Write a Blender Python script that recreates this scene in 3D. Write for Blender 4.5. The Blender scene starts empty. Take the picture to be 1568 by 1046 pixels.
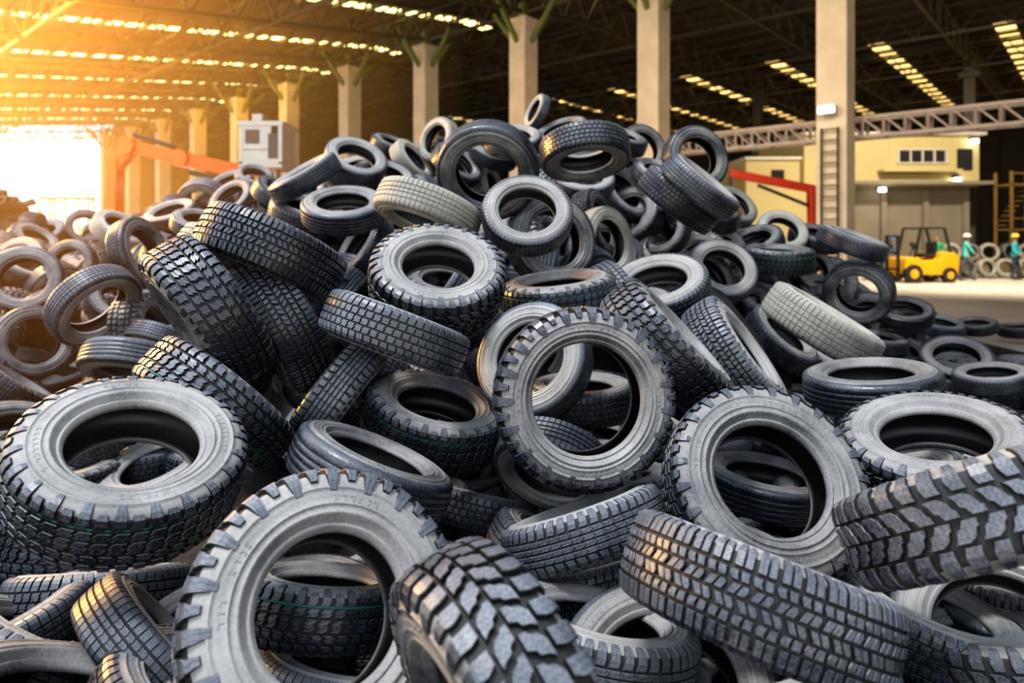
import bpy, bmesh, math, random
from mathutils import Vector, Matrix, Quaternion
from mathutils.bvhtree import BVHTree
random.seed(7)
scene = bpy.context.scene
COL = scene.collection

# ------------------------------------------------------------------ materials
def newmat(name):
    m = bpy.data.materials.new(name); m.use_nodes = True
    nt = m.node_tree
    return m, nt, nt.nodes['Principled BSDF']

def N(nt, t, **kw):
    n = nt.nodes.new(t)
    for k, v in kw.items(): setattr(n, k, v)
    return n

def mathn(nt, op, a, b=None, clamp=False):
    n = nt.nodes.new('ShaderNodeMath'); n.operation = op; n.use_clamp = clamp
    for i, x in enumerate((a, b)):
        if x is None: continue
        if isinstance(x, (int, float)): n.inputs[i].default_value = x
        else: nt.links.new(x, n.inputs[i])
    return n.outputs[0]

def simple(name, col, rough=.6, metal=0., var=.25, scale=3., bump=.1, bscale=40, emis=None, estr=0):
    m, nt, p = newmat(name)
    tc = N(nt, 'ShaderNodeTexCoord')
    no = N(nt, 'ShaderNodeTexNoise'); no.inputs['Scale'].default_value = scale; no.inputs['Detail'].default_value = 6
    nt.links.new(tc.outputs['Object'], no.inputs['Vector'])
    mix = N(nt, 'ShaderNodeMix', data_type='RGBA')
    nt.links.new(no.outputs['Fac'], mix.inputs[0])
    mix.inputs[6].default_value = tuple(c*(1-var) for c in col)+(1,)
    mix.inputs[7].default_value = tuple(min(1, c*(1+var)) for c in col)+(1,)
    nt.links.new(mix.outputs[2], p.inputs['Base Color'])
    p.inputs['Roughness'].default_value = rough; p.inputs['Metallic'].default_value = metal
    if bump > 0:
        n2 = N(nt, 'ShaderNodeTexNoise'); n2.inputs['Scale'].default_value = bscale
        nt.links.new(tc.outputs['Object'], n2.inputs['Vector'])
        b = N(nt, 'ShaderNodeBump'); b.inputs['Strength'].default_value = bump; b.inputs['Distance'].default_value = .02
        nt.links.new(n2.outputs['Fac'], b.inputs['Height']); nt.links.new(b.outputs[0], p.inputs['Normal'])
    if emis:
        p.inputs['Emission Color'].default_value = emis+(1,); p.inputs['Emission Strength'].default_value = estr
    return m

def rubber(name, rub, dust, base, up, rough=.5, bump=.25, fine=.6, broad=1.3, rv=.5, sipes=0):
    m, nt, p = newmat(name)
    L = nt.links.new
    tc = N(nt, 'ShaderNodeTexCoord'); oi = N(nt, 'ShaderNodeObjectInfo'); ge = N(nt, 'ShaderNodeNewGeometry')
    off = N(nt, 'ShaderNodeVectorMath', operation='SCALE'); off.inputs[0].default_value = (13, 7, 19)
    L(oi.outputs['Random'], off.inputs['Scale'])
    add = N(nt, 'ShaderNodeVectorMath', operation='ADD')
    L(tc.outputs['Object'], add.inputs[0]); L(off.outputs[0], add.inputs[1])
    n1 = N(nt, 'ShaderNodeTexNoise'); n1.inputs['Scale'].default_value = 3.2; n1.inputs['Detail'].default_value = 8; n1.inputs['Roughness'].default_value = .6
    n2 = N(nt, 'ShaderNodeTexNoise'); n2.inputs['Scale'].default_value = 90; n2.inputs['Detail'].default_value = 4
    L(add.outputs[0], n1.inputs['Vector']); L(add.outputs[0], n2.inputs['Vector'])
    sep = N(nt, 'ShaderNodeSeparateXYZ'); L(ge.outputs['Normal'], sep.inputs[0])
    upn = mathn(nt, 'MULTIPLY', mathn(nt, 'MAXIMUM', sep.outputs['Z'], -.3), up)
    a = mathn(nt, 'MULTIPLY', mathn(nt, 'SUBTRACT', n1.outputs['Fac'], .5), broad)
    b = mathn(nt, 'MULTIPLY', mathn(nt, 'SUBTRACT', n2.outputs['Fac'], .5), fine)
    r = mathn(nt, 'MULTIPLY', mathn(nt, 'SUBTRACT', oi.outputs['Random'], .5), rv)
    s = mathn(nt, 'ADD', mathn(nt, 'ADD', a, b), mathn(nt, 'ADD', r, upn))
    f = mathn(nt, 'ADD', s, base, clamp=True)
    mix = N(nt, 'ShaderNodeMix', data_type='RGBA')
    L(f, mix.inputs[0]); mix.inputs[6].default_value = rub+(1,); mix.inputs[7].default_value = dust+(1,)
    col = mix.outputs[2]
    hs = mathn(nt, 'ADD', n2.outputs['Fac'], mathn(nt, 'MULTIPLY', n1.outputs['Fac'], 2.))
    if sipes:   # thin moulded cuts running across the blocks
        so = N(nt, 'ShaderNodeSeparateXYZ'); L(tc.outputs['Object'], so.inputs[0])
        ang = mathn(nt, 'MULTIPLY', mathn(nt, 'ARCTAN2', so.outputs['Y'], so.outputs['X']), sipes/6.28318)
        zz = mathn(nt, 'PINGPONG', mathn(nt, 'MULTIPLY', so.outputs['Z'], 55.), .5)
        ph = mathn(nt, 'FRACT', mathn(nt, 'ADD', mathn(nt, 'ADD', ang, 1000.), zz))
        ln = mathn(nt, 'LESS_THAN', ph, .11)
        mx = N(nt, 'ShaderNodeMix', data_type='RGBA'); L(mathn(nt, 'MULTIPLY', ln, .85), mx.inputs[0])
        L(col, mx.inputs[6]); mx.inputs[7].default_value = (.003, .003, .004, 1); col = mx.outputs[2]
        hs = mathn(nt, 'SUBTRACT', hs, mathn(nt, 'MULTIPLY', ln, 1.5))
    L(col, p.inputs['Base Color'])
    rr = mathn(nt, 'ADD', mathn(nt, 'MULTIPLY', f, .35), rough, clamp=True)
    L(rr, p.inputs['Roughness'])
    bm_ = N(nt, 'ShaderNodeBump'); bm_.inputs['Strength'].default_value = bump; bm_.inputs['Distance'].default_value = .004
    L(hs, bm_.inputs['Height']); L(bm_.outputs[0], p.inputs['Normal'])
    return m

M_side = rubber('rubber_sidewall', (.020, .022, .026), (.285, .275, .262), .45, .34, .42, rv=.5, broad=1.7)
M_tread = rubber('rubber_tread', (.009, .012, .018), (.19, .205, .235), .10, .46, .23, rv=.35, sipes=150)
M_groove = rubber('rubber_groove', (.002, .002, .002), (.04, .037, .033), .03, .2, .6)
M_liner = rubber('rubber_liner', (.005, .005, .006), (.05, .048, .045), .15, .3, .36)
M_old = rubber('rubber_weathered', (.12, .115, .105), (.48, .45, .39), .46, .3, .55)
M_oldt = rubber('rubber_weathered_tread', (.06, .06, .058), (.36, .34, .29), .40, .35, .5)
M_green = simple('green_marking_paint', (.003, .16, .12), .6, var=.6, scale=40)

# ------------------------------------------------------------------ tyre meshes (axis = local Z, diameter .8)
PT = [0, .5, .85, 1, 1.15, 1.35, 1.6, 1.9, 2.3]
PX = [0, .056, .097, .112, .123, .131, .136, .139, .137]
PR = [.386, .385, .3805, .375, .364, .348, .328, .300, .270]
PN = [(0, 1), (.05, 1), (.15, .99), (.5, .87), (.75, .66), (.93, .35), (.98, .2), (1, 0), (1, -.1)]
PD = [1, 1, 1, 1, .85, .6, .3, .14, .14]
def prof(t, h):
    s = -1 if t < 0 else 1
    t = min(abs(t), 2.3)
    for i in range(len(PT)-1):
        if t <= PT[i+1]: break
    k = (t-PT[i])/(PT[i+1]-PT[i])
    l = lambda A: A[i]+(A[i+1]-A[i])*k
    nx = PN[i][0]+(PN[i+1][0]-PN[i][0])*k; nr = PN[i][1]+(PN[i+1][1]-PN[i][1])*k
    q = math.hypot(nx, nr)
    d = h*l(PD)
    return s*(l(PX)+nx/q*d), l(PR)+nr/q*d

def carcass(segs, pts):
    V, F = [], []
    n = len(pts)
    for i in range(segs):
        a = 2*math.pi*i/segs
        for x, r in pts: V.append((r*math.cos(a), r*math.sin(a), x))
    for i in range(segs):
        for j in range(n):
            a, b = i*n+j, i*n+(j+1) % n
            c, d = ((i+1) % segs)*n+(j+1) % n, ((i+1) % segs)*n+j
            F.append((a, d, c, b))
    return V, F
half_out = [(0, .386), (.056, .385), (.097, .3805), (.112, .375), (.123, .364), (.131, .348), (.1345, .335), (.1395, .3335), (.1400, .328), (.1362, .3255),
            (.1385, .313), (.139, .300), (.138, .283), (.1402, .2815), (.1402, .2775), (.1368, .276), (.1335, .259), (.1378, .2575), (.1378, .251), (.1315, .246), (.122, .236), (.112, .227), (.1095, .2235), (.1135, .2215), (.1125, .2155), (.104, .210), (.099, .203), (.090, .2005), (.080, .200)]
half_in = [(.076, .206), (.084, .222), (.104, .25), (.120, .29), (.118, .33), (.102, .356), (.055, .370)]
ring = half_out + half_in + [(0, .372)] + [(-x, r) for x, r in reversed(half_in)] + [(-x, r) for x, r in reversed(half_out[1:])]
NO = len(half_out); NI = len(half_in)

def tyre_mesh(name, kind, old=False, seg=96, green=False, hole=None):
    V, F = carcass(seg, ring)
    n = len(ring)
    mats, smooth = [], []
    for f_i in range(len(F)):
        j = f_i % n
        x0, r0 = ring[j]; x1, r1 = ring[(j+1) % n]
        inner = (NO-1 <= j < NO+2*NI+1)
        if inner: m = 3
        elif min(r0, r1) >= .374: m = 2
        else: m = 0
        mats.append(m); smooth.append(True)
    H = dict(M=.017, A=.0125, B=.009, R=.0075, S=.004, C=.013, Z=.009)[kind]
    pats = []
    if kind == 'M':
        NP = 38
        for s in (1, -1):
            o = 0 if s > 0 else .5
            pats.append(([(s*.60, o+.12, o+.74), (s*.80, o-.02, o+.66), (s*1.0, o+0, o+.66), (s*1.15, o+0, o+.64), (s*1.35, o+.04, o+.6), (s*1.7, o+.1, o+.5)], 0))
            pats.append(([(s*.60, o+.16, o+.70), (s*.80, o-.02, o+.66), (s*.93, o-.02, o+.66), (s*1.0, o+.05, o+.60), (s*1.15, o+.08, o+.56), (s*1.35, o+.12, o+.5)], 1))
            pats.append(([(s*.03, o+.42, o+1.02), (s*.20, o+.30, o+.98), (s*.24, o+.12, o+.86), (s*.40, o+.04, o+.76), (s*.53, o-.12, o+.48)], 2))
    elif kind == 'A':
        NP = 46
        pats.append(([(-.24, 0, .62), (-.06, .24, .90), (-.02, .02, .74), (.02, .22, .94), (.06, .04, .72), (.24, .30, .98)], 2))
        for s in (1, -1):
            o = 0 if s > 0 else .5
            pats.append(([(s*.31, o+.10, o+.80), (s*.44, o+.34, o+1.06), (s*.47, o+.12, o+.90), (s*.62, o+.38, o+1.08)], 2))
            pats.append(([(s*.70, o+.0, o+.70), (s*.84, o+.12, o+.84), (s*1.0, o+.10, o+.80), (s*1.15, o+.12, o+.78), (s*1.35, o+.14, o+.7), (s*1.6, o+.2, o+.6)], 0))
            pats.append(([(s*.70, o+.0, o+.70), (s*.84, o+.12, o+.84), (s*1.0, o+.10, o+.80), (s*1.15, o+.16, o+.70)], 1))
    elif kind == 'C':
        NP = 42
        for s in (1, -1):
            o = 0 if s > 0 else .5
            pats.append(([(s*.04, o+.0, o+.36), (s*.30, o+.22, o+.58)], 2))
            pats.append(([(s*.04, o+.42, o+.80), (s*.20, o+.55, o+.93), (s*.30, o+.64, o+.90)], 2))
            pats.append(([(s*.37, o+.05, o+.42), (s*.50, o-.05, o+.34), (s*.60, o-.02, o+.36)], 2))
            pats.append(([(s*.37, o+.50, o+.85), (s*.60, o+.42, o+.82)], 2))
            pats.append(([(s*.68, o+.05, o+.44), (s*1.0, o+.05, o+.44), (s*1.15, o+.05, o+.42), (s*1.45, o+.08, o+.38)], 2))
            pats.append(([(s*.68, o+.50, o+.86), (s*1.0, o+.50, o+.86), (s*1.15, o+.50, o+.84), (s*1.3, o+.52, o+.8)], 2))
    elif kind == 'Z':
        NP = 50
        for c in (-.42, -.14, .14, .42):
            pats.append(([(c-.11, .0, .96), (c, .28, 1.20), (c+.11, .0, .96)], 2))
        for s in (1, -1):
            pats.append(([(s*.60, .1, .82), (s*.8, .2, .92), (s*1.0, .2, .90), (s*1.15, .2, .88), (s*1.4, .24, .8)], 2))
    elif kind == 'B':
        NP = 58
        for c, o in ((-.4, .5), (0, 0), (.4, .25)):
            pats.append(([(c-.16, o+.0, o+.82), (c-.02, o+.14, o+.94), (c+.02, o+.0, o+.84), (c+.16, o+.12, o+.96)], 2))
        for s in (1, -1):
            pats.append(([(s*.63, .0, .84), (s*.85, .1, .92), (s*1.0, .1, .90), (s*1.15, .1, .86), (s*1.3, .14, .8)], 2))
    elif kind == 'R':
        NP = 66
        for a, b in ((-.12, .12), (.2, .5), (-.5, -.2)):
            m_ = (a+b)/2
            pats.append(([(a, .0, .93), (m_, .1, 1.03), (b, .0, .93)], 2))
        for s in (1, -1):
            pats.append(([(s*.58, .0, .9), (s*.85, .04, .92), (s*1.0, .04, .92), (s*1.15, .04, .9), (s*1.35, .06, .86)], 2))
    else:
        NP = 48
        for a, b in ((-.14, .14), (.2, .52), (-.52, -.2)):
            pats.append(([(a, 0, 1), (b, 0, 1)], 2))
        for s in (1, -1):
            pats.append(([(s*.58, 0, 1), (s*.85, 0, 1), (s*1.0, 0, 1), (s*1.15, 0, 1), (s*1.3, 0, 1)], 2))
    rnd = random.Random(ord(kind[0]))
    dA = 2*math.pi/NP
    cont = kind == 'S'
    def addblock(secs, base_s, hh, mat):
        k = len(secs); st = len(V)
        ins_s = .0 if cont else .03
        for lv, (h, i_s, i_t) in enumerate(((-.002, 0, 0), (hh*.84, ins_s*.35, .006), (hh, ins_s, .015))):
            for q, (t, s0, s1) in enumerate(secs):
                sg = 1 if secs[-1][0] > secs[0][0] else -1
                tt = t+(i_t*sg if q == 0 else (-i_t*sg if q == k-1 else 0))
                for si in (s0+i_s, s1-i_s):
                    x, r = prof(tt, h); a = (base_s+si)*dA
                    V.append((r*math.cos(a), r*math.sin(a), x))
        I = lambda lv, q, e: st+lv*k*2+q*2+e
        flip = secs[-1][0] < secs[0][0]
        fs = []
        for q in range(k-1):
            fs.append((I(2, q, 0), I(2, q, 1), I(2, q+1, 1), I(2, q+1, 0)))
        for lv in (0, 1):
            if not cont:
                for q in range(k-1):
                    fs.append((I(lv, q, 0), I(lv+1, q, 0), I(lv+1, q+1, 0), I(lv, q+1, 0)))
                    fs.append((I(lv, q, 1), I(lv, q+1, 1), I(lv+1, q+1, 1), I(lv+1, q, 1)))
            fs.append((I(lv, 0, 0), I(lv, 0, 1), I(lv+1, 0, 1), I(lv+1, 0, 0)))
            fs.append((I(lv, k-1, 0), I(lv+1, k-1, 0), I(lv+1, k-1, 1), I(lv, k-1, 1)))
        for fi, f in enumerate(fs):
            F.append(tuple(reversed(f)) if flip else f)
            lower = (mat == 1 and fi >= k-1 and max(f) < st+2*k*2)
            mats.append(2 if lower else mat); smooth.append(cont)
    for i in range(NP):
        for secs, par in pats:
            if par < 2 and (i % 2) != par: continue
            hh = H*(1+rnd.uniform(-.05, .05)*(0 if cont else 1))
            addblock(secs, i, hh, 1)
    for side in (1, -1):
        for a0, cnt in ((.3, 9), (2.2, 5), (3.6, 9), (5.2, 6)):
            for c in range(cnt):
                if rnd.random() < .12: continue
                a = (a0+c*.085)/dA; w = rnd.choice((.03, .045, .05))/dA
                if rnd.random() < .6:
                    addblock([(side*1.82, 0, w*.3), (side*2.08, 0, w*.3)], a, .014, 0)
                    addblock([(side*1.82, 0, w), (side*1.89, 0, w)], a, .014, 0)
                    if rnd.random() < .5: addblock([(side*2.02, 0, w), (side*2.08, 0, w)], a, .014, 0)
                else:
                    addblock([(side*1.82, w*.7, w), (side*2.08, 0, w*.3)], a, .014, 0)
                    addblock([(side*1.82, 0, w*.3), (side*2.08, w*.7, w)], a, .014, 0)
    if green:
        st = len(V)
        for i in range(96):
            a = 2*math.pi*i/96
            for t in (.632, .684):
                x, r = prof(t, .0025); V.append((r*math.cos(a), r*math.sin(a), x))
        for i in range(96):
            a = st+2*i; b = st+2*((i+1) % 96)
            F.append((a, b, b+1, a+1)); mats.append(4); smooth.append(True)
    hole = hole or dict(M=.207, A=.219, C=.219, Z=.234, B=.228, R=.244, S=.236)[kind]
    kf = (.33-hole)/.13
    V2 = []
    for x, y, z in V:
        r = math.hypot(x, y)
        if r < .33:
            r2 = .33-(.33-r)*kf; x *= r2/r; y *= r2/r
        V2.append((x, y, z))
    me = bpy.data.meshes.new(name)
    me.from_pydata(V2, [], F)
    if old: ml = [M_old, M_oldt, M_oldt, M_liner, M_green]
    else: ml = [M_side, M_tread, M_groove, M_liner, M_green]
    for m in ml: me.materials.append(m)
    me.polygons.foreach_set('material_index', mats)
    me.polygons.foreach_set('use_smooth', smooth)
    me.update()
    return me
TY = {'M': tyre_mesh('tyre_mud', 'M'), 'N': tyre_mesh('tyre_mud_wide_rim', 'M', hole=.240), 'A': tyre_mesh('tyre_allterrain', 'A'), 'G': tyre_mesh('tyre_allterrain_marked', 'A', green=True),
      'B': tyre_mesh('tyre_block', 'B'), 'R': tyre_mesh('tyre_rib', 'R'), 'S': tyre_mesh('tyre_worn', 'S'), 'C': tyre_mesh('tyre_hooked', 'C'),
      'Z': tyre_mesh('tyre_zigzag', 'Z'),
      'W': tyre_mesh('tyre_weathered', 'S', old=True), 'V': tyre_mesh('tyre_weathered_rib', 'R', old=True)}
WID = dict(M=.95, N=.92, A=.94, G=.94, C=.95, Z=.86, B=.86, R=.76, S=.78, W=.76, V=.84)

# ------------------------------------------------------------------ heap tyres in image coordinates: pixel x, pixel y, pixel size, diameter, facing, kind
T = [
 (512,930,455,.82,.22,.12,.95,'M'),(775,1102,520,.82,-.8,-.5,.22,'M'),(1155,915,408,.80,.38,.92,.04,'C'),(1500,788,410,.80,-.25,.95,.0,'M'),
 (1540,975,345,.75,.15,.25,.94,'S'),(1185,728,315,.82,.36,.30,.87,'A'),(1430,658,272,.80,.05,.86,.5,'A'),(902,612,286,.80,.22,-.08,.97,'N'),
 (840,735,208,.62,-.3,-.78,.5,'R'),(568,722,262,.70,.35,.90,.22,'S'),(895,812,262,.74,-.28,.93,.1,'Z'),(208,668,338,.80,.02,.76,.64,'G'),
 (330,622,305,.80,-.58,-.76,.08,'G'),(318,480,262,.80,-.78,-.55,.12,'A'),(415,390,228,.80,-.42,-.88,.12,'C'),(428,495,235,.80,-.82,-.5,.12,'C'),
 (365,415,230,.78,-.5,-.8,.1,'V'),(605,510,232,.74,.34,.92,.0,'B'),(515,612,215,.72,.8,-.55,.1,'Z'),(672,400,238,.80,.05,.78,.62,'M'),
 (672,610,222,.78,.2,.88,.42,'G'),(808,545,190,.66,-.4,.3,.86,'S'),(890,610,175,.64,0,.95,.25,'B'),(908,680,185,.64,.1,.95,.25,'R'),
 (1020,530,240,.80,.72,.62,.1,'A'),(1125,548,215,.78,.8,.5,.15,'C'),(1005,425,160,.74,-.15,.82,.5,'B'),(855,455,182,.80,-.1,.96,.2,'G'),
 (808,318,145,.62,.05,.62,.76,'R'),(745,270,165,.80,-.12,-.38,.9,'S'),(655,325,170,.76,-.3,-.75,.2,'V'),(898,252,142,.76,.12,-.86,.42,'B'),
 (895,266,108,.64,.1,.8,.45,'S'),(1072,240,108,.66,.5,.3,.8,'S'),(1072,285,135,.72,.62,.76,.1,'R'),(1040,305,138,.76,.6,.78,.1,'B'),
 (988,225,85,.62,.4,.3,.6,'R'),(822,172,60,.44,-.8,.4,.3,'R'),(785,205,95,.64,0,.9,.35,'S'),(664,212,80,.58,-.7,.35,.6,'V'),
 (602,226,75,.6,.3,.8,.2,'B'),(630,248,80,.6,.6,.5,.3,'V'),(548,236,100,.66,.25,.7,.5,'S'),(540,262,95,.66,-.3,.85,.2,'B'),
 (467,272,118,.70,-.5,.85,.1,'R'),(525,306,132,.72,-.05,.9,.38,'S'),(390,265,58,.56,.1,.8,.5,'S'),(556,380,120,.70,-.75,.5,.3,'R'),
 (852,365,150,.76,.45,.2,.85,'S'),(912,345,120,.70,.85,.3,.3,'B'),(938,370,118,.66,.75,.15,.6,'W'),(1010,348,92,.62,-.5,.3,.75,'R'),
 (1110,407,110,.66,.3,.55,.78,'S'),(1135,472,105,.66,-.45,.55,.5,'R'),(1190,397,110,.70,.05,.96,.15,'G'),(1200,350,82,.60,.3,.6,.72,'W'),
 (1305,372,106,.70,.35,.92,.1,'R'),(1252,412,75,.6,.6,.3,.7,'R'),(1312,452,104,.68,-.2,-.35,.9,'B'),(1258,498,200,.80,.56,.82,.08,'V'),
 (1335,592,208,.74,0,.96,.25,'S'),(1245,638,128,.74,.3,.9,.1,'A'),(1465,542,106,.70,.1,.75,.62,'R'),(1395,550,84,.62,.6,.3,.7,'S'),
 (1345,525,85,.62,.2,.9,.2,'B'),(1520,580,108,.68,0,.95,.3,'R'),(1552,612,100,.66,0,.96,.3,'R'),(1560,506,58,.6,0,.97,.2,'R'),
 (1225,568,112,.68,.1,.8,.5,'S'),(35,425,108,.68,-.2,.25,.92,'S'),(102,403,80,.6,-.5,.2,.8,'S'),(55,522,120,.70,.25,.2,.93,'S'),
 (155,478,140,.72,.5,-.55,.6,'R'),(228,385,120,.74,.75,.3,.5,'R'),(132,346,58,.6,.2,.3,.9,'S'),(15,600,140,.76,.5,.82,.1,'C'),
 (85,582,105,.7,-.2,.9,.3,'R'),(-25,870,260,.74,.35,.2,.9,'A'),(-15,985,320,.76,-.5,.8,.2,'R'),(90,1115,420,.8,.1,.93,.3,'A'),
 (150,915,290,.74,-.1,.97,.05,'B'),(92,985,190,.44,-.5,.35,.75,'S'),(235,1005,290,.68,.5,.6,.1,'R'),(330,800,235,.74,-.35,.45,.8,'S'),
 (495,925,265,.62,.05,.95,.2,'G'),(530,1045,300,.66,.1,.95,.3,'R'),(130,840,245,.78,0,.98,.1,'A'),(1020,1062,360,.8,.05,.5,.86,'S'),
 (905,905,270,.70,-.2,.95,.1,'B'),(738,780,215,.74,.2,.95,.1,'B'),(1172,745,200,.74,.2,.9,.3,'S'),(235,705,190,.76,-.4,.8,.45,'A'),
 (1515,1010,300,.72,.1,.95,.25,'M'),(682,425,140,.72,.1,.9,.4,'A'),(1195,520,120,.7,.6,.6,.3,'B'),(1385,470,85,.62,.1,.85,.45,'R'),
 (1375,500,85,.62,-.3,.85,.3,'R'),(1285,560,120,.7,.4,.8,.3,'B'),(1440,500,70,.6,.2,.9,.3,'S'),(1495,500,60,.6,0,.95,.3,'R'),
 (190,345,85,.66,.4,.7,.4,'V'),(262,330,80,.64,-.3,.8,.3,'B'),(310,335,90,.66,.2,.85,.35,'S'),(350,300,75,.64,-.5,.6,.5,'R'),
 (640,480,150,.74,.4,.8,.2,'A'),(740,490,160,.76,-.4,.8,.3,'B'),(1085,330,95,.7,.2,.9,.3,'B'),(1130,310,75,.6,.5,.6,.5,'V'),
 (1150,365,95,.68,-.3,.8,.4,'R'),(1250,365,85,.66,.2,.9,.3,'S'),(715,670,190,.74,-.5,.8,.2,'A'),(1060,660,190,.78,.4,.85,.3,'R'),
 (1290,780,230,.78,.2,.9,.3,'S'),(700,330,120,.74,.3,.8,.4,'R'),(960,290,100,.7,.6,.5,.4,'R'),(470,330,120,.72,.2,.9,.3,'B'),
 (915,985,310,.72,.2,.9,.3,'Z'),(1330,885,270,.72,-.3,.85,.3,'R'),(640,820,250,.74,.4,.8,.3,'A'),(60,1010,320,.74,.3,.9,.2,'Z'),
 (330,930,290,.72,-.3,.8,.4,'R'),(1420,960,300,.70,.4,.8,.3,'B'),(1200,1050,340,.76,-.2,.9,.3,'R'),(330,1060,340,.74,.3,.8,.4,'B'),
 (640,930,290,.72,-.3,.85,.3,'B'),(1100,840,240,.74,.3,.9,.2,'R'),(60,800,230,.74,.3,.85,.2,'R'),(400,720,180,.74,.3,.85,.2,'B'),
 (1380,760,210,.74,-.3,.85,.3,'B'),(1010,760,210,.72,.2,.9,.3,'B'),(850,860,260,.72,.5,.8,.2,'R'),
 (705,245,85,.62,.5,.6,.4,'R'),(860,205,90,.62,-.3,.85,.3,'R'),(950,215,85,.62,.3,.85,.2,'B'),(590,262,95,.66,.2,.85,.4,'R'),(1010,270,90,.64,.3,.8,.3,'R'),
 (430,305,95,.66,.5,.7,.3,'R'),(760,225,80,.6,.3,.85,.4,'B'),
]
CH = 1.7
F0 = 1046.
prof_lo = [(0, .4), (.11, .39), (.136, .33), (.137, .27), (.1, .205), (.08, .202), (.115, .3), (.1, .355), (0, .37), (-.1, .355), (-.115, .3), (-.08, .202), (-.1, .205), (-.137, .27), (-.136, .33), (-.11, .39)]
LV, LF = carcass(22, prof_lo)
LV = [Vector(v)*.97 for v in LV]
tyres = []
for (u, v, P, D, a, b, c, k) in T:
    ray = Vector(((u-784)/F0, 1, (362-v)/F0))  # camera ray through the tyre's image pixel
    d = F0*D/P
    tw = -ray.normalized(); rt = (Vector((1, 0, 0))-tw*tw.x).normalized(); up = tw.cross(rt)
    n = (rt*a+up*b+tw*c).normalized()
    loc = Vector((0, 0, CH))+ray*d
    if c > .34: loc -= n*(.165*D*WID[k])
    q = n.to_track_quat('Z', 'Y') @ Quaternion((0, 0, 1), random.uniform(0, 6.28))
    tyres.append([loc, q, D, k, ray.normalized(), WID[k]*random.uniform(.94, 1.05)])
order = sorted(range(len(tyres)), key=lambda i: (tyres[i][0]-Vector((0, 0, CH))).length)
placed = []
def bvh(loc, q, D, w):
    s = D/.8
    mt = Matrix.Translation(loc) @ q.to_matrix().to_4x4() @ Matrix.Diagonal((s, s, s*w, 1))
    return BVHTree.FromPolygons([mt @ v for v in LV], LF)
for i in order:
    loc, q, D, k, ray, w = tyres[i]
    best = None
    for s in range(0, 17):
        L = loc+ray*(.035*s)
        if L.z < .12: break
        t = bvh(L, q, D, w); cnt = 0
        for (pl, pD, pt) in placed:
            if (pl-L).length < (pD+D)*.5: cnt += len(t.overlap(pt))
        if best is None or cnt < best[0]*.8: best = (cnt, L, t)
        if cnt == 0: break
    if best is None:
        L = Vector((loc.x, loc.y, max(loc.z, .12))); best = (0, L, bvh(L, q, D, w))
    tyres[i][0] = best[1]; placed.append((best[1], D, best[2]))
for loc, q, D, k, ray, w in tyres:
    o = bpy.data.objects.new('tyre', TY[k]); COL.objects.link(o)
    o.location = loc; o.rotation_mode = 'QUATERNION'; o.rotation_quaternion = q; s = D/.8; o.scale = (s, s, s*w)

anch = [(-9,14,0),(-5,13,.1),(0,12,.1),(4,11,0),(6,9,0),(7.2,6.5,0),(6,4,0),(4.5,2.3,.1),(-9,4,.2),(-9,9,.7),(-6,11,1.1),(-2.5,.8,.3),(0,.7,.25),(2,.8,.25),(0,-.6,0),(-3,-.3,0),(3,-.3,0),
        (-3,9,1.6),(0,9,1.9),(2.5,8.5,1.4)]
pts = [(t[0].x, t[0].y, t[0].z) for t in tyres]+anch
def Hf(x, y):
    w = 0; s = 0
    for px, py, pz in pts:
        d2 = (px-x)**2+(py-y)**2+.02
        k = 1/d2**1.8; w += k; s += k*pz
    return s/w
fc = bpy.data.collections.new('buried_tyres')
CAM = Vector((0, 0, CH))
heroes = [(t[0], t[2]/2) for t in tyres]
for layer, (dz, step) in enumerate(((-.08, .48), (-.38, .44), (-.75, .5))):
    y = .9
    while y < 12.5:
        x = -8.5
        while x < 6.8:
            xx = x+random.uniform(-.15, .15); yy = y+random.uniform(-.15, .15)
            h = Hf(xx, yy); z = h+dz+random.uniform(-.06, .06)
            x += step
            if z < .12:
                if layer > 0 and h < .35: continue
                if h < .05: continue
                z = .13
            D = random.choice((.62, .66, .7, .74, .78))
            L = Vector((xx, yy, z)); dl = (L-CAM); fl = dl.length
            if fl < 1.55: continue
            bad = False
            slack = (.12, -.05, -.15)[layer]; kk = (.9, .7, .5)[layer]
            for hc, hr in heroes:
                e = hc-L
                if e.length < (.42, .24, .2)[layer]: bad = True; break
                hd = hc-CAM
                if fl < hd.length+slack:
                    ang = dl.angle(hd)
                    if ang < (hr*kk)/hd.length+(D*.5*kk)/fl: bad = True; break
            if bad: continue
            n = Vector((random.gauss(0, .7), random.gauss(-.15, .7), random.uniform(.15, 1.))).normalized()
            if z < .2: n = Vector((0, 0, 1))
            k = random.choice('AARRRBBSSZCM')
            o = bpy.data.objects.new('buried_tyre', TY[k])
            o.location = L; o.rotation_mode = 'QUATERNION'
            o.rotation_quaternion = n.to_track_quat('Z', 'Y') @ Quaternion((0, 0, 1), random.uniform(0, 6.28))
            s = D/.8; o.scale = (s, s, s*WID[k]); fc.objects.link(o)
        y += step
e = bpy.data.objects.new('tyre_pile', None); e.instance_type = 'COLLECTION'; e.instance_collection = fc; COL.objects.link(e)

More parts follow.
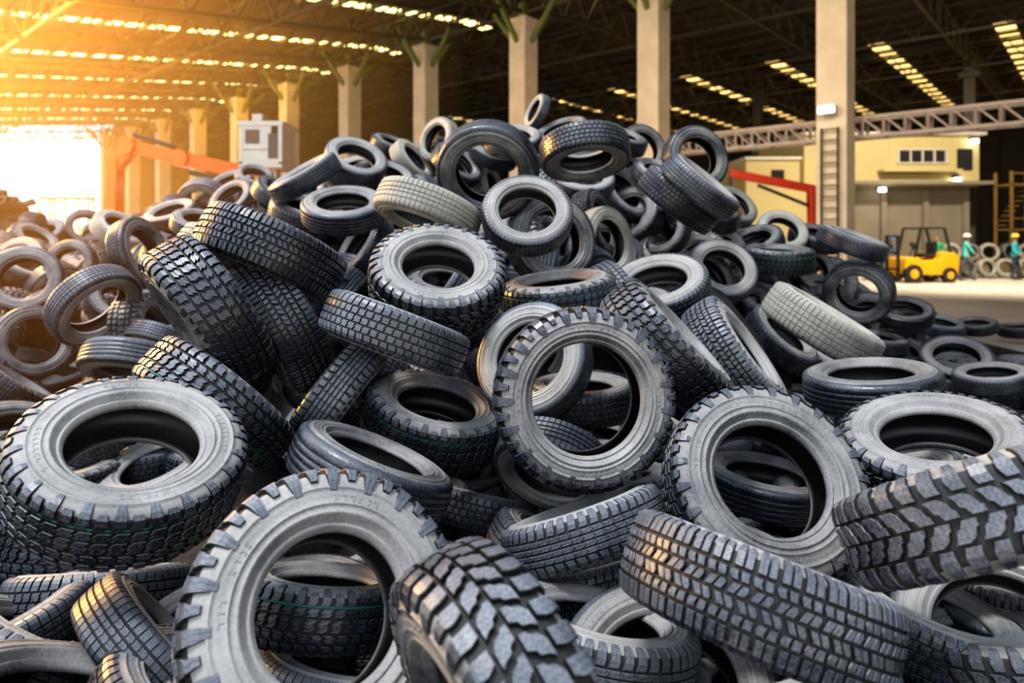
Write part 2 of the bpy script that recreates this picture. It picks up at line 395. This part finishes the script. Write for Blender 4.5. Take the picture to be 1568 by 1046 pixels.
# ------------------------------------------------------------------ mesh builder
class MB:
    def __init__(s): s.v = []; s.f = []; s.m = []; s.sm = []
    def add(s, vs, fs, mat=0, sm=False):
        b = len(s.v); s.v += [tuple(v) for v in vs]
        for f in fs: s.f.append(tuple(b+i for i in f)); s.m.append(mat); s.sm.append(sm)
    def box(s, c, size, mat=0, R=None):
        hx, hy, hz = (k/2 for k in size); c = Vector(c)
        vs = []
        for dx, dy, dz in ((-1,-1,-1),(1,-1,-1),(1,1,-1),(-1,1,-1),(-1,-1,1),(1,-1,1),(1,1,1),(-1,1,1)):
            p = Vector((dx*hx, dy*hy, dz*hz))
            if R is not None: p = R @ p
            vs.append(c+p)
        s.add(vs, [(0,3,2,1),(4,5,6,7),(0,1,5,4),(1,2,6,5),(2,3,7,6),(3,0,4,7)], mat)
    def beam(s, p0, p1, w, h=None, mat=0):
        p0 = Vector(p0); p1 = Vector(p1); d = p1-p0; L = d.length
        if L < 1e-5: return
        x = d/L; upv = Vector((0, 0, 1)) if abs(x.z) < .95 else Vector((0, 1, 0))
        y = upv.cross(x).normalized(); z = x.cross(y)
        R = Matrix((x, y, z)).transposed()
        s.box((p0+p1)/2, (L, w, h or w), mat, R)
    def cyl(s, p0, p1, r, n=16, mat=0, r1=None):
        p0 = Vector(p0); p1 = Vector(p1); x = (p1-p0).normalized()
        a = Vector((0, 0, 1)) if abs(x.z) < .9 else Vector((1, 0, 0))
        y = a.cross(x).normalized(); z = x.cross(y); r1 = r if r1 is None else r1
        vs = []
        for i in range(n):
            t = 2*math.pi*i/n; vs.append(p0+(y*math.cos(t)+z*math.sin(t))*r)
        for i in range(n):
            t = 2*math.pi*i/n; vs.append(p1+(y*math.cos(t)+z*math.sin(t))*r1)
        s.add(vs, [(i, (i+1) % n, n+(i+1) % n, n+i) for i in range(n)], mat, True)
        s.add(vs[:n], [tuple(range(n-1, -1, -1))], mat); s.add(vs[n:], [tuple(range(n))], mat)
    def poly(s, prof2, y0, y1, mat=0, M=None):
        n = len(prof2); vs = [Vector((x, y0, z)) for x, z in prof2]+[Vector((x, y1, z)) for x, z in prof2]
        if M is not None: vs = [M @ v for v in vs]
        s.add(vs, [tuple(range(n)), tuple(range(2*n-1, n-1, -1))]+[(i, n+i, n+(i+1) % n, (i+1) % n) for i in range(n)], mat)
    def done(s, name, mats, bevel=0, parent=None, M=None):
        me = bpy.data.meshes.new(name); me.from_pydata(s.v, [], s.f)
        for m in mats: me.materials.append(m)
        me.polygons.foreach_set('material_index', s.m); me.polygons.foreach_set('use_smooth', s.sm)
        bm = bmesh.new(); bm.from_mesh(me); bmesh.ops.recalc_face_normals(bm, faces=bm.faces); bm.to_mesh(me); bm.free()
        o = bpy.data.objects.new(name, me); COL.objects.link(o)
        if bevel:
            b = o.modifiers.new('bevel', 'BEVEL'); b.width = bevel; b.segments = 2; b.limit_method = 'ANGLE'
        if parent: o.parent = parent
        if M is not None: o.matrix_world = M
        return o
def empty(name, loc=(0, 0, 0), rz=0):
    e = bpy.data.objects.new(name, None); e.location = loc; e.rotation_euler = (0, 0, rz); COL.objects.link(e); return e

M_core = simple('dark_core_fill', (.012, .011, .010), .9, var=.6, scale=9, bump=.8, bscale=25)  # near black so gaps between tyres stay dark
m = MB(); nx, ny = 74, 64; vs = []
rs = random.Random(11)
for j in range(ny):
    for i in range(nx):
        x = -8.6+i*.22; y = -1.2+j*.22
        h = Hf(x, y); z = h-.75+rs.uniform(-.05, .05)
        edge = min(i, nx-1-i, j, ny-1-j)
        if edge == 0: z = -.05
        vs.append((x, y, max(z, .012 if h > .12 else -.05)))
m.add(vs, [(j*nx+i, j*nx+i+1, (j+1)*nx+i+1, (j+1)*nx+i) for j in range(ny-1) for i in range(nx-1)], 0, True)
m.done('dark_heap_core', [M_core])  # added core under the tyres, hides the bright floor in the gaps

# ------------------------------------------------------------------ building
M_floor = simple('concrete_floor', (.60, .54, .46), .75, var=.25, scale=.6, bump=.15, bscale=8)
M_conc = simple('column_concrete', (.60, .49, .35), .8, var=.28, scale=1.6, bump=.3, bscale=14)
M_roof = simple('roof_sheet', (.045, .03, .018), .7, var=.3, scale=.4, bump=0)
M_steel = simple('truss_steel', (.06, .05, .024), .55, var=.2, scale=1)
M_gsteel = simple('bracket_green_steel', (.12, .15, .03), .5, var=.2)
M_wall = simple('dark_wall_cladding', (.022, .017, .013), .8, var=.3, scale=.5)
M_sky = simple('skylight_panel', (.9, .8, .5), .5, emis=(1., .66, .22), estr=2.6, bump=0)
M_skyw = simple('skylight_panel_west', (.9, .8, .5), .5, emis=(1., .76, .26), estr=5, bump=0)
M_white = simple('white_steel', (.60, .57, .50), .5, var=.15)
M_cream = simple('cream_plaster', (.50, .41, .19), .8, var=.1, scale=.8)
M_greyw = simple('grey_plaster', (.22, .19, .14), .85, var=.25, scale=.8)
M_glass = simple('dark_glass', (.03, .03, .03), .1, bump=0)
M_yel = simple('yellow_paint', (.85, .42, .01), .4, var=.1)
M_och = simple('ochre_paint', (.20, .12, .03), .5, var=.2)
M_org = simple('orange_paint', (.90, .16, .004), .4, var=.12)
M_red = simple('red_paint', (.50, .04, .012), .45, var=.15)
M_blk = simple('black_steel', (.02, .02, .02), .5)
M_lamp = simple('lamp_lens', (1, 1, 1), .3, emis=(1, .93, .8), estr=14, bump=0)

O = Vector((8.53, 18.0)); E1 = Vector((-.748, .663)); E2 = Vector((.663, .748))
def W(a, b, z): p = O+E1*a+E2*b; return Vector((p.x, p.y, z))
RZ = math.atan2(E2.y, E2.x)
Rb = Matrix.Rotation(RZ, 3, 'Z')
def zroof(b): return 11.6+.13*b if b < 4 else 12.12-.012*(b-4)

f = MB(); f.add([(-120, -30, 0), (120, -30, 0), (120, 160, 0), (-120, 160, 0)], [(0, 1, 2, 3)]); f.done('floor', [M_floor])
ceil = empty('ceiling')
r = MB()
def slab(b0, b1, a0=-26, a1=62, th=.12):
    vs = []
    for z_ in (0, th):
        for a, b in ((a0, b0), (a0, b1), (a1, b1), (a1, b0)): vs.append(W(a, b, zroof(b)+z_))
    r.add(vs, [(0, 1, 2, 3), (7, 6, 5, 4), (0, 4, 5, 1), (1, 5, 6, 2), (2, 6, 7, 3), (3, 7, 4, 0)])
slab(-14.6, 4); slab(4, 46)
b = -14.4
while b < 46:
    r.beam(W(-26, b, zroof(b)-.12), W(62, b, zroof(b)-.12), .08, .18, 1); b += 1.6
r.done('roof_sheeting_and_purlins', [M_roof, M_steel], parent=ceil)
tr = MB()
def truss(p, q, n, depth, w=.1):
    p = Vector(p); q = Vector(q); dn = Vector((0, 0, -depth))
    tr.beam(p, q, w*1.3, w*1.3); tr.beam(p+dn, q+dn, w*1.3, w*1.3)
    for i in range(n):
        a = p.lerp(q, i/n); c = p.lerp(q, (i+1)/n); m = p.lerp(q, (i+.5)/n)
        tr.beam(a+dn, m, w*.7); tr.beam(m, c+dn, w*.7)
for k in range(-4, 12):
    a = k*5.42
    truss(W(a, -14.4, zroof(-14.4)-.3), W(a, 4, zroof(4)-.3), 12, 1.3)
    truss(W(a, 4, zroof(4)-.3), W(a, 45.5, zroof(45.5)-.3), 24, 1.3)
for b in (-13, -7, 0, 8, 15, 22, 30, 38):
    truss(W(-26, b, zroof(b)-.45), W(62, b, zroof(b)-.45), 52, 1.2, .08)
tr.done('roof_trusses', [M_steel], parent=ceil)
sw = MB(); se = MB()
for a in (11, 18, 25, 32, 39, 46, 53, 59):
    b = -13.4
    while b < 4.6:
        vs = [W(a+da, b+db, zroof(b+db)-.04) for da, db in ((-.32, 0), (-.32, 1.4), (.32, 1.4), (.32, 0))]
        sw.add(vs, [(0, 1, 2, 3)]); b += 1.6
for a in (-12.5, -7, -1.5, 4, 9.5, 15, 20.5, 26, 37):
    b = 20.7
    while b < 44:
        vs = [W(a+da, b+db, zroof(b+db)-.04) for da, db in ((-.4, 0), (-.4, 1.35), (.4, 1.35), (.4, 0))]
        se.add(vs, [(0, 1, 2, 3)]); b += 1.6
sw.done('skylights_west', [M_skyw], parent=ceil); se.done('skylights_east', [M_sky], parent=ceil)
w = MB(); w.box(W(18, 46.2, 6), (.3, 88, 12), 0, Rb)
for i in range(40): w.box(W(-25+i*2.2, 46.0, 6), (.1, .12, 12), 0, Rb)
w.done('wall_back', [M_wall])
w = MB(); w.box(W(62.2, 24.6, 6), (43, .3, 12.4), 0, Rb)
for i in range(20): w.box(W(62.0, 4+i*2.2, 6), (.12, .1, 12), 0, Rb)
w.done('wall_left', [M_wall])
w = MB(); w.box(W(-26.2, 16, 6), (60, .3, 12), 0, Rb)
for i in range(26): w.box(W(-26, -13+i*2.2, 6), (.12, .1, 12), 0, Rb)
w.done('wall_right', [M_wall])
for k in range(-2, 11):
    m = MB(); a = k*5.42
    m.box(W(a, 0, 4.75), (.76, .76, 9.5), 0, Rb)
    m.box(W(a, 0, .25), (1.0, 1.0, .5), 0, Rb)
    m.box(W(a, 0, 9.55), (.86, .86, .3), 0, Rb)
    for sg in (1, -1):
        m.beam(W(a+sg*.35, 0, 8.8), W(a+sg*1.5, 0, 10.2), .16, .16, 1)
        m.beam(W(a, sg*.35, 8.8), W(a, sg*1.5, 10.2), .16, .16, 1)
    m.box(W(a, 0, 9.95), (.3, .3, .7), 1, Rb)
    m.done('concrete_column', [M_conc, M_gsteel], bevel=.03)
for k in range(-1, 4):
    m = MB(); m.box(W(k*10.84, 22, 5.3), (.5, .5, 10.6), 0, Rb); m.box(W(k*10.84, 22, .2), (.8, .8, .4), 0, Rb)
    m.box(W(k*10.84, 22, 9.8), (.9, .9, .3), 0, Rb)
    m.done('steel_column', [M_steel], bevel=.02)
m = MB()
for s_ in (-.2, .2): m.beam(W(-.02+s_, -.55, .2), W(-.02+s_, -.55, 4.5), .05)
for i in range(15): m.beam(W(-.2, -.55, .4+i*.29), W(.2, -.55, .4+i*.29), .035)
for z_ in (1, 2.8, 4.4):
    for s_ in (-.2, .2): m.beam(W(s_, -.55, z_), W(s_, -.39, z_), .04)
m.done('wall_ladder', [M_steel])
m = MB(); m.box(W(0, -.66, 4.95), (.25, .42, .2), 0, Rb); m.box(W(0, -.80, 4.93), (.05, .36, .16), 1, Rb); m.beam(W(0, -.395, 5.0), W(0, -.55, 5.0), .08)
m.done('flood_light', [M_white, M_lamp])
m = MB(); z0, z1 = 4.35, 4.85
for bb in (.6, 1.1):
    for z_ in (z0, z1): m.beam(W(-16, bb, z_), W(12, bb, z_), .09, .09)
    for i in range(56):
        a = -16+i*.5
        m.beam(W(a, bb, z0), W(a, bb, z1), .06); m.beam(W(a, bb, z0), W(a+.5, bb, z1), .04)
for i in range(28): m.beam(W(-16+i, .6, z0), W(-16+i, 1.1, z0), .06)
for k in (-2, -1, 0, 1, 2): m.box(W(k*5.42, .6, 4.2), (.38, .3, .2), 0, Rb)
m.done('crane_runway_girder', [simple('faded_red_white_steel', (.36, .28, .23), .5, var=.25)])

of = empty('office_building', (0, 0, 0))
m = MB()
m.box((17.8, 35, 5.25), (8.2, 6, 2.4), 0); m.box((17.8, 35, 6.5), (8.6, 6.5, .14), 2)
m.box((13.2, 35.2, 2.67), (4.2, 5.6, 5.34), 0); m.box((13.2, 35.2, 5.4), (4.4, 6, .12), 2)
m.box((18.5, 35.2, 2.0), (6.4, 5.4, 4.05), 1)
m.box((18.3, 31.6, 4.15), (7.2, 1.2, .16), 1); m.box((18.9, 31.7, 4.75), (3.6, .7, .12), 0)
for x in (15.6, 17.6, 19.6, 21.5): m.box((x, 32.4, 2.0), (.25, .3, 4.0), 1)
m.done('shell', [M_cream, M_greyw, M_white], parent=of)
m = MB()
for i in range(4): m.box((18.35+i*.55, 31.97, 5.45), (.5, .06, .55), 1)
m.box((19.2, 31.95, 5.14), (2.4, .12, .06), 0); m.box((19.2, 31.95, 5.76), (2.4, .12, .06), 0)
for i in range(5): m.box((18.08+i*.56, 31.95, 5.45), (.06, .12, .62), 0)
m.box((12.6, 32.37, 4.6), (.6, .06, .5), 1); m.box((12.6, 32.35, 4.32), (.7, .1, .06), 0)
m.box((21.2, 31.97, 5.3), (.7, .08, 1.0), 1)
m.done('windows', [M_white, M_glass], parent=of)
m = MB()
for x, z_ in ((20.75, 4.35), (21.55, 6.15), (17.25, 3.9)):
    m.box((x, 31.9, z_+.1), (.3, .3, .08), 0); m.cyl((x, 31.8, z_-.10), (x, 31.8, z_+.06), .15, 12, 1)
m.done('wall_lights', [M_blk, M_lamp], parent=of)
m = MB()
for x in (22.1, 23.5):
    for y in (30.2, 31.2): m.beam((x, y, 0), (x, y, 4.6), .1)
for z_ in (2.0, 4.0): m.box((22.8, 30.7, z_), (1.5, 1.1, .08))
for z_ in (2.5, 4.5): m.beam((22.1, 30.2, z_), (23.5, 30.2, z_), .06); m.beam((23.5, 30.2, z_), (23.5, 31.2, z_), .06)
for i in range(9): m.box((23.6+i*.24, 30.6, 1.9-i*.22), (.26, .8, .05))
m.beam((23.5, 30.2, 2.0), (25.7, 30.2, 0), .08, .2); m.beam((23.5, 31.0, 2.0), (25.7, 31.0, 0), .08, .2); m.beam((23.5, 30.2, 2.9), (25.7, 30.2, .9), .05)
for i in range(9): m.box((22.2+i*.14, 31.0, 2.2+i*.22), (.2, .5, .05))
m.done('steel_staircase', [M_och])
m = MB()
m.beam((6.4, 20, 3.55), (8.9, 20.2, 3.1), .16, .24); m.beam((8.9, 20.2, 3.2), (8.95, 20.2, 1.0), .28, .3)
m.beam((7.2, 20, 3.2), (8.8, 20.2, 2.6), .09, .09, 1); m.box((8.95, 20.4, .6), (1.2, 1.8, .5)); m.beam((6.4, 20, 3.5), (6.4, 20, 3.0), .08, .08, 1)
for x in (8.5, 9.4):
    for y in (19.8, 21.0): m.cyl((x, y, .35), (x+.22, y, .35), .35, 16, 1)
m.done('red_loader_crane', [M_red, M_blk], bevel=.02)

mh = empty('material_handler', (-6.6, 17.6, 0))
m = MB()
for y in (-1.1, 1.1):
    pr = [(-1.6, .1), (1.6, .1), (1.95, .45), (1.6, .85), (-1.6, .85), (-1.95, .45)]
    m.poly(pr, y-.28, y+.28, 0)
    for i in range(13): m.box((-1.55+i*.26, y, .88), (.14, .6, .06), 0)
m.box((0, 0, .75), (1.6, 1.8, .5), 0); m.cyl((0, 0, .9), (0, 0, 1.3), .6, 20, 0)
m.done('undercarriage', [M_blk], parent=mh)
m = MB(); m.box((.5, .1, 1.9), (3.0, 2.2, 1.1), 0); m.box((1.9, .1, 2.0), (.7, 2.3, 1.4), 0); m.box((.8, .5, 2.6), (1.4, 1.2, .4), 1)
m.done('upper_body', [M_org, M_blk], bevel=.06, parent=mh)
m = MB(); cx, cy, cz = .48, -.4, 3.95
m.box((cx, cy, cz-.5), (1.06, 1.2, .14)); m.box((cx, cy, cz+.5), (1.12, 1.25, .12))
for dx in (-.48, .48):
    for dy in (-.55, .55): m.beam((cx+dx, cy+dy, cz-.5), (cx+dx, cy+dy, cz+.5), .1)
m.box((cx, cy-.56, cz-.30), (1.0, .06, .36)); m.box((cx-.1, cy-.56, cz+.15), (.72, .06, .62)); m.box((cx, cy+.57, cz), (1.0, .05, .95))
m.box((cx+.31, cy-.58, cz-.05), (.26, .03, .62), 1); m.box((cx-.2, cy-.60, cz+.18), (.34, .03, .34), 1)
m.box((cx-.48, cy, cz+.1), (.02, 1.0, .7), 1); m.box((cx+.49, cy, cz), (.03, 1.0, .9))
m.beam((cx, cy+.2, 2.4), (cx, cy+.2, cz-.55), .35, .35); m.box((cx-.25, cy, cz+.68), (.26, .3, .26))
m.done('cab', [M_white, M_glass], bevel=.02, parent=mh)
m = MB()
B0 = Vector((.6, .6, 2.5)); B1 = Vector((.4, .5, 3.2)); B2 = Vector((-1.9, .0, 3.7)); B3 = Vector((-3.2, -.1, 4.0))
for p, q, h in ((B0, B1, .5), (B1, B2, .36), (B2, B3, .32)): m.beam(p, q, .3, h)
m.beam(B3+Vector((.1, 0, .05)), B3+Vector((-.38, 0, -.5)), .3, .36); m.beam(B3+Vector((-.35, 0, -.3)), B3+Vector((-.42, 0, -2.3)), .26, .38)
for p in (B2, B3): m.cyl(p+Vector((0, -.25, 0)), p+Vector((0, .25, 0)), .22, 14)
m.cyl((-.2, .1, 3.0), (-1.7, 0, 3.35), .07, 10, 1); m.cyl((-2.1, 0, 4.0), (-3.1, -.1, 4.3), .06, 10, 1); m.box((-3.6, -.1, 1.5), (.6, .5, .6), 1)
m.done('boom', [M_org, M_blk], bevel=.03, parent=mh)

m = MB(); rs = random.Random(3)
n = 18
vs = []
SX, SY, SR, SH = -10.7, 14.2, 1.9, 2.55
for j in range(n):
    for i in range(n):
        x = SX-SR+i*SR/8.5; y = SY-SR+j*SR/8.5; dd = math.hypot((i-8.5)/8.5, (j-8.5)/8.5)
        vs.append((x, y, max(0, SH*(1-dd**1.5))+rs.uniform(-.12, .12)*(dd < .95)))
m.add(vs, [(j*n+i, j*n+i+1, (j+1)*n+i+1, (j+1)*n+i) for j in range(n-1) for i in range(n-1)])
for i in range(240):
    a = rs.uniform(0, 6.28); q = rs.random()**.6*.9
    x = SX+math.cos(a)*q*SR; y = SY+math.sin(a)*q*SR; z = SH*(1-q**1.5)
    R = Matrix.Rotation(rs.uniform(-.5, .5), 3, 'X') @ Matrix.Rotation(rs.uniform(0, 3), 3, 'Z') @ Matrix.Rotation(rs.uniform(-.3, .3), 3, 'Y')
    m.box((x, y, z), (rs.uniform(.2, .7), rs.uniform(.08, .3), rs.uniform(.03, .12)), 0, R)
m.done('scrap_heap', [simple('dark_scrap', (.05, .028, .013), .7, var=.6, scale=2)])
m = MB()
for k in range(2):
    bx = -33-k*3.0; by = 52
    for dx in (0, 1.2):
        for dy in (0, 1.2): m.beam((bx+dx, by+dy, 0), (bx+dx, by+dy, 4.6), .09)
    for i in range(4):
        m.beam((bx, by, i*1.15), (bx+1.2, by, (i+1)*1.15), .06); m.beam((bx, by, (i+1)*1.15), (bx+1.2, by, (i+1)*1.15), .06)
m.beam((-36, 52, 4.6), (-31.8, 52, 4.6), .15, .2)
m.done('lattice_frame', [M_org])
m = MB(); m.cyl((-9.2, 19.5, 0), (-9.2, 19.5, 3.2), .05, 10); m.box((-9.2, 19.4, 3.1), (.3, .2, .2)); m.cyl((-9.2, 19.27, 3.05), (-9.2, 19.31, 3.05), .12, 12, 1)
m.done('lamp_post', [M_steel, M_lamp])

fk = empty('forklift', (15.2, 25.4, 0), math.radians(8))
m = MB()
m.poly([(1.15, .3), (1.2, .95), (1.0, 1.12), (.45, 1.12), (.4, .85), (-.35, .8), (-.45, .95), (-.95, .9), (-1.0, .35), (-.6, .3), (.6, .28)], -.5, .5, 0)
m.box((.2, 0, 1.0), (.5, .5, .14), 1); m.box((.45, 0, 1.25), (.12, .5, .5), 1)
m.done('body', [M_yel, M_blk], bevel=.04, parent=fk)
m = MB()
for y in (-.45, .45):
    m.beam((-.6, y, .9), (-.35, y, 2.0), .07); m.beam((.85, y, 1.1), (.6, y, 2.0), .07); m.beam((-.35, y, 2.0), (.6, y, 2.0), .07)
for i in range(6): m.beam((-.35+i*.19, -.45, 2.0), (-.35+i*.19, .45, 2.0), .05)
m.cyl((-.45, 0, 1.0), (-.25, 0, 1.35), .03, 8); m.cyl((-.28, 0, 1.33), (-.24, 0, 1.37), .18, 16)
for y in (-.3, .3): m.beam((-1.15, y, .1), (-1.15, y, 1.7), .08, .1); m.beam((-1.2, y*.7, .12), (-2.2, y*.7, .1), .12, .05)
for z_ in (.5, 1.1, 1.7): m.beam((-1.15, -.35, z_), (-1.15, .35, z_), .08)
m.done('mast_and_guard', [M_blk], parent=fk)
m = MB()
for x, rr in ((-.7, .34), (.75, .28)):
    for y in (-.58, .38): m.cyl((x, y, rr), (x, y+.2, rr), rr, 20); m.cyl((x, y-.01, rr), (x, y+.21, rr), rr*.5, 14, 1)
m.done('wheels', [M_blk, M_yel], parent=fk)

bc = bpy.data.collections.new('stacked_tyres'); rs = random.Random(5)
for row in range(2):
    for i in range(9):
        o = bpy.data.objects.new('stacked_tyre', TY[rs.choice('SWRV')])
        o.location = (17.6+i*.78+row*.35, 27.6+row*.35, .42+row*.62); o.rotation_euler = (math.radians(78), 0, rs.uniform(-.3, .3)); bc.objects.link(o)
e = bpy.data.objects.new('tyre_stack', None); e.instance_type = 'COLLECTION'; e.instance_collection = bc; COL.objects.link(e)

# ------------------------------------------------------------------ people
M_skin = simple('skin', (.35, .18, .10), .6, bump=0); M_hair = simple('hair', (.015, .012, .01), .7)
def person(name, loc, rz, shirt, trou, hat=None, pose='stand'):
    S = simple(name+'_shirt', shirt, .8); P = simple(name+'_trousers', trou, .8); B = simple('boots', (.03, .025, .02), .7)
    pts_ = []; ed = []
    def v(p, r, par=None):
        pts_.append((Vector(p), r))
        if par is not None: ed.append((par, len(pts_)-1))
        return len(pts_)-1
    lean = {'stand': 0, 'bend': .45, 'walk': .06}[pose]
    def sp(z): h = z-.95; return (0, -math.sin(lean)*h, .95+math.cos(lean)*h)
    pel = v((0, 0, .95), .135)
    w1 = v(sp(1.12), .125, pel); ch = v(sp(1.32), .15, w1); nk = v(sp(1.46), .065, ch)
    j = v(sp(1.53), .055, nk); hd = v(sp(1.60), .085, j); tp = v(sp(1.70), .075, hd)
    v((sp(1.585)[0], sp(1.585)[1]-.085, sp(1.585)[2]), .022, hd)
    for s in (-1, 1):
        st = (.16 if pose == 'walk' else .04)*s
        hp = v((s*.1, 0, .88), .095, pel); kn = v((s*.11, -.04-st*.9, .50), .062, hp); an = v((s*.12, .03-st*1.6, .10), .04, kn); v((s*.13, -.13-st*1.6, .04), .038, an)
        q = sp(1.40); sh = v((s*.19, q[1], q[2]), .06, ch)
        eb = (s*.26, q[1]-.05+.1*s*(pose == 'walk'), q[2]-.27); el = v(eb, .044, sh)
        ha = (s*.22, eb[1]-(.2 if pose != 'bend' else .12), eb[2]-(.14 if pose == 'stand' else .22)); wr = v(ha, .028, el)
        pm = v((ha[0]*.98, ha[1]-.05, ha[2]-.05), .034, wr)
        for fi in range(4):
            f1 = v((ha[0]-.03+fi*.02, ha[1]-.085, ha[2]-.09), .0095, pm); v((ha[0]-.03+fi*.02, ha[1]-.10, ha[2]-.125+.006*abs(fi-1.5)), .008, f1)
        v((ha[0]-s*.05, ha[1]-.06, ha[2]-.06), .010, pm)
    me = bpy.data.meshes.new(name); me.from_pydata([p for p, _ in pts_], ed, [])
    o = bpy.data.objects.new(name+'_skel', me); COL.objects.link(o)
    o.modifiers.new('s', 'SKIN'); o.modifiers.new('ss', 'SUBSURF').levels = 1
    for i, sv in enumerate(me.skin_vertices[0].data):
        rr = pts_[i][1]; sv.radius = (rr*1.05, rr*.85) if i < 3 else (rr, rr)
        sv.use_root = (i == 0)
    dg = bpy.context.evaluated_depsgraph_get(); dg.update()
    m2 = bpy.data.meshes.new_from_object(o.evaluated_get(dg)); bpy.data.objects.remove(o)
    m2.materials.clear()
    for mm in (S, P, M_skin, B, M_hair): m2.materials.append(mm)
    neck = sp(1.49)[2]
    for p in m2.polygons:
        c = p.center; p.use_smooth = True
        if c.z > neck: p.material_index = 4 if (c.z > sp(1.66)[2] or c.y > sp(1.6)[1]+.03) else 2
        elif c.z > .93 and not (abs(c.x) > .17 and c.y < sp(1.40)[1]-.2): p.material_index = 0
        elif abs(c.x) > .17 and c.z > .7: p.material_index = 2
        elif c.z > .12: p.material_index = 1
        else: p.material_index = 3
    e = empty(name, loc, rz)
    b = bpy.data.objects.new('body', m2); COL.objects.link(b); b.parent = e
    if hat:
        m = MB(); q = Vector(sp(1.70)); k = 12; vs = []
        for r_, z_ in ((.155, -.01), (.118, .0), (.115, .05), (.085, .10), (.03, .125)):
            for i in range(k): t = 6.2832*i/k; vs.append(q+Vector((math.cos(t)*r_, math.sin(t)*r_*1.12-.01, z_)))
        m.add(vs, [(a*k+i, a*k+(i+1) % k, (a+1)*k+(i+1) % k, (a+1)*k+i) for a in range(4) for i in range(k)]+[tuple(range(4*k, 5*k))], 0, True)
        m.done('hard_hat', [simple('hat', hat, .4)], parent=e)
person('worker', (14.7, 27.0, 0), .4, (.03, .10, .35), (.03, .05, .12), (.05, .15, .5), 'bend')
person('worker', (16.7, 26.8, 0), -.9, (.03, .35, .14), (.04, .05, .08), None, 'walk')
person('worker', (17.4, 26.2, 0), 1.2, (.10, .55, .50), (.08, .08, .1), (.7, .7, .65), 'walk')
person('worker', (19.6, 26.6, 0), .6, (.05, .40, .45), (.03, .04, .06), (.8, .6, .1), 'stand')
person('worker', (14.2, 29, 0), .0, (.10, .16, .35), (.04, .04, .06), None, 'stand')

# ------------------------------------------------------------------ light
wd = bpy.data.worlds.new('World'); scene.world = wd; wd.use_nodes = True
nt = wd.node_tree; bg = nt.nodes['Background']
tc = N(nt, 'ShaderNodeTexCoord'); sp_ = N(nt, 'ShaderNodeSeparateXYZ'); nt.links.new(tc.outputs['Generated'], sp_.inputs[0])
cr = N(nt, 'ShaderNodeValToRGB'); nt.links.new(sp_.outputs['Z'], cr.inputs[0])
cr.color_ramp.elements[0].position = 0; cr.color_ramp.elements[0].color = (1, .90, .70, 1)
cr.color_ramp.elements[1].position = .35; cr.color_ramp.elements[1].color = (.72, .84, 1, 1)
nt.links.new(cr.outputs[0], bg.inputs[0]); bg.inputs[1].default_value = 2.3

def sun(name, d, s, col, ang):
    l = bpy.data.lights.new(name, 'SUN'); l.energy = s; l.color = col; l.angle = math.radians(ang)
    o = bpy.data.objects.new(name, l); COL.objects.link(o); o.rotation_euler = Vector(d).to_track_quat('-Z', 'Y').to_euler(); o.location = (-10, -5, 20)
sun('sun', (.35, .25, -1), 3.2, (1, .98, .96), 12)
sun('evening_sun', (.85, -.42, -.19), 6.0, (1, .40, .05), 5)
def spot(name, loc, tgt, e, col, size=120):
    l = bpy.data.lights.new(name, 'SPOT'); l.energy = e; l.color = col; l.spot_size = math.radians(size); l.spot_blend = .8; l.shadow_soft_size = .4
    o = bpy.data.objects.new(name, l); COL.objects.link(o); o.location = loc; o.rotation_euler = (Vector(tgt)-Vector(loc)).to_track_quat('-Z', 'Y').to_euler()
spot('added_roof_uplight', (-13, 15, 3.0), (-17, 20, 10), 42000, (1, .38, .015), 115)  # added spot behind the heap, turns the left roof flare-orange
spot('added_roof_uplight', (-18, 27, 1.5), (-19, 32, 11), 20000, (1, .40, .02), 110)  # second added spot, carries the orange further along the roof
spot('added_heap_tint', (-9.5, 9.5, 5.5), (-3.8, 5.2, 1), 5000, (1, .46, .10), 85)  # added out of view to tint the left tyres orange
spot('added_hall_fill', (15, 21, 10), (18, 28, 0), 8500, (1, .88, .70), 120)  # added fill, brightens the floor and office on the right
spot('added_hall_fill', (-2, 9, 8.0), (3, 21, 4), 3400, (1, .80, .56), 80)  # added fill, warms the column row from the left
spot('added_hall_fill', (4, 8, 8.2), (8.5, 18, 4.5), 2000, (1, .86, .66), 60)  # added fill aimed at the nearest column

# added scatter volume in the west half, standing in for lens flare glow
hz = MB(); hz.box((-26.2, 31.9, 6.3), (47.6, 56.2, 12.4))
hm = bpy.data.materials.new('flare_scatter'); hm.use_nodes = True
nt = hm.node_tree; nt.nodes.clear()
out = N(nt, 'ShaderNodeOutputMaterial'); vsn = N(nt, 'ShaderNodeVolumeScatter')
vsn.inputs['Color'].default_value = (1, .60, .20, 1); vsn.inputs['Density'].default_value = .015; vsn.inputs['Anisotropy'].default_value = .5
nt.links.new(vsn.outputs[0], out.inputs['Volume'])
hz.done('flare_haze', [hm])

# ------------------------------------------------------------------ camera
cd = bpy.data.cameras.new('camera'); cam = bpy.data.objects.new('camera', cd); COL.objects.link(cam)
cam.location = (0, 0, CH); cam.rotation_euler = (math.radians(90), 0, 0)
cd.sensor_width = 36; cd.lens = 24; cd.shift_y = -.1026; cd.clip_end = 400; cd.clip_start = .05
cd.dof.use_dof = True; cd.dof.focus_distance = 2.9; cd.dof.aperture_fstop = 1.5
scene.camera = cam
scene.view_settings.view_transform = 'Standard'
try: scene.view_settings.look = 'Medium High Contrast'
except Exception: pass
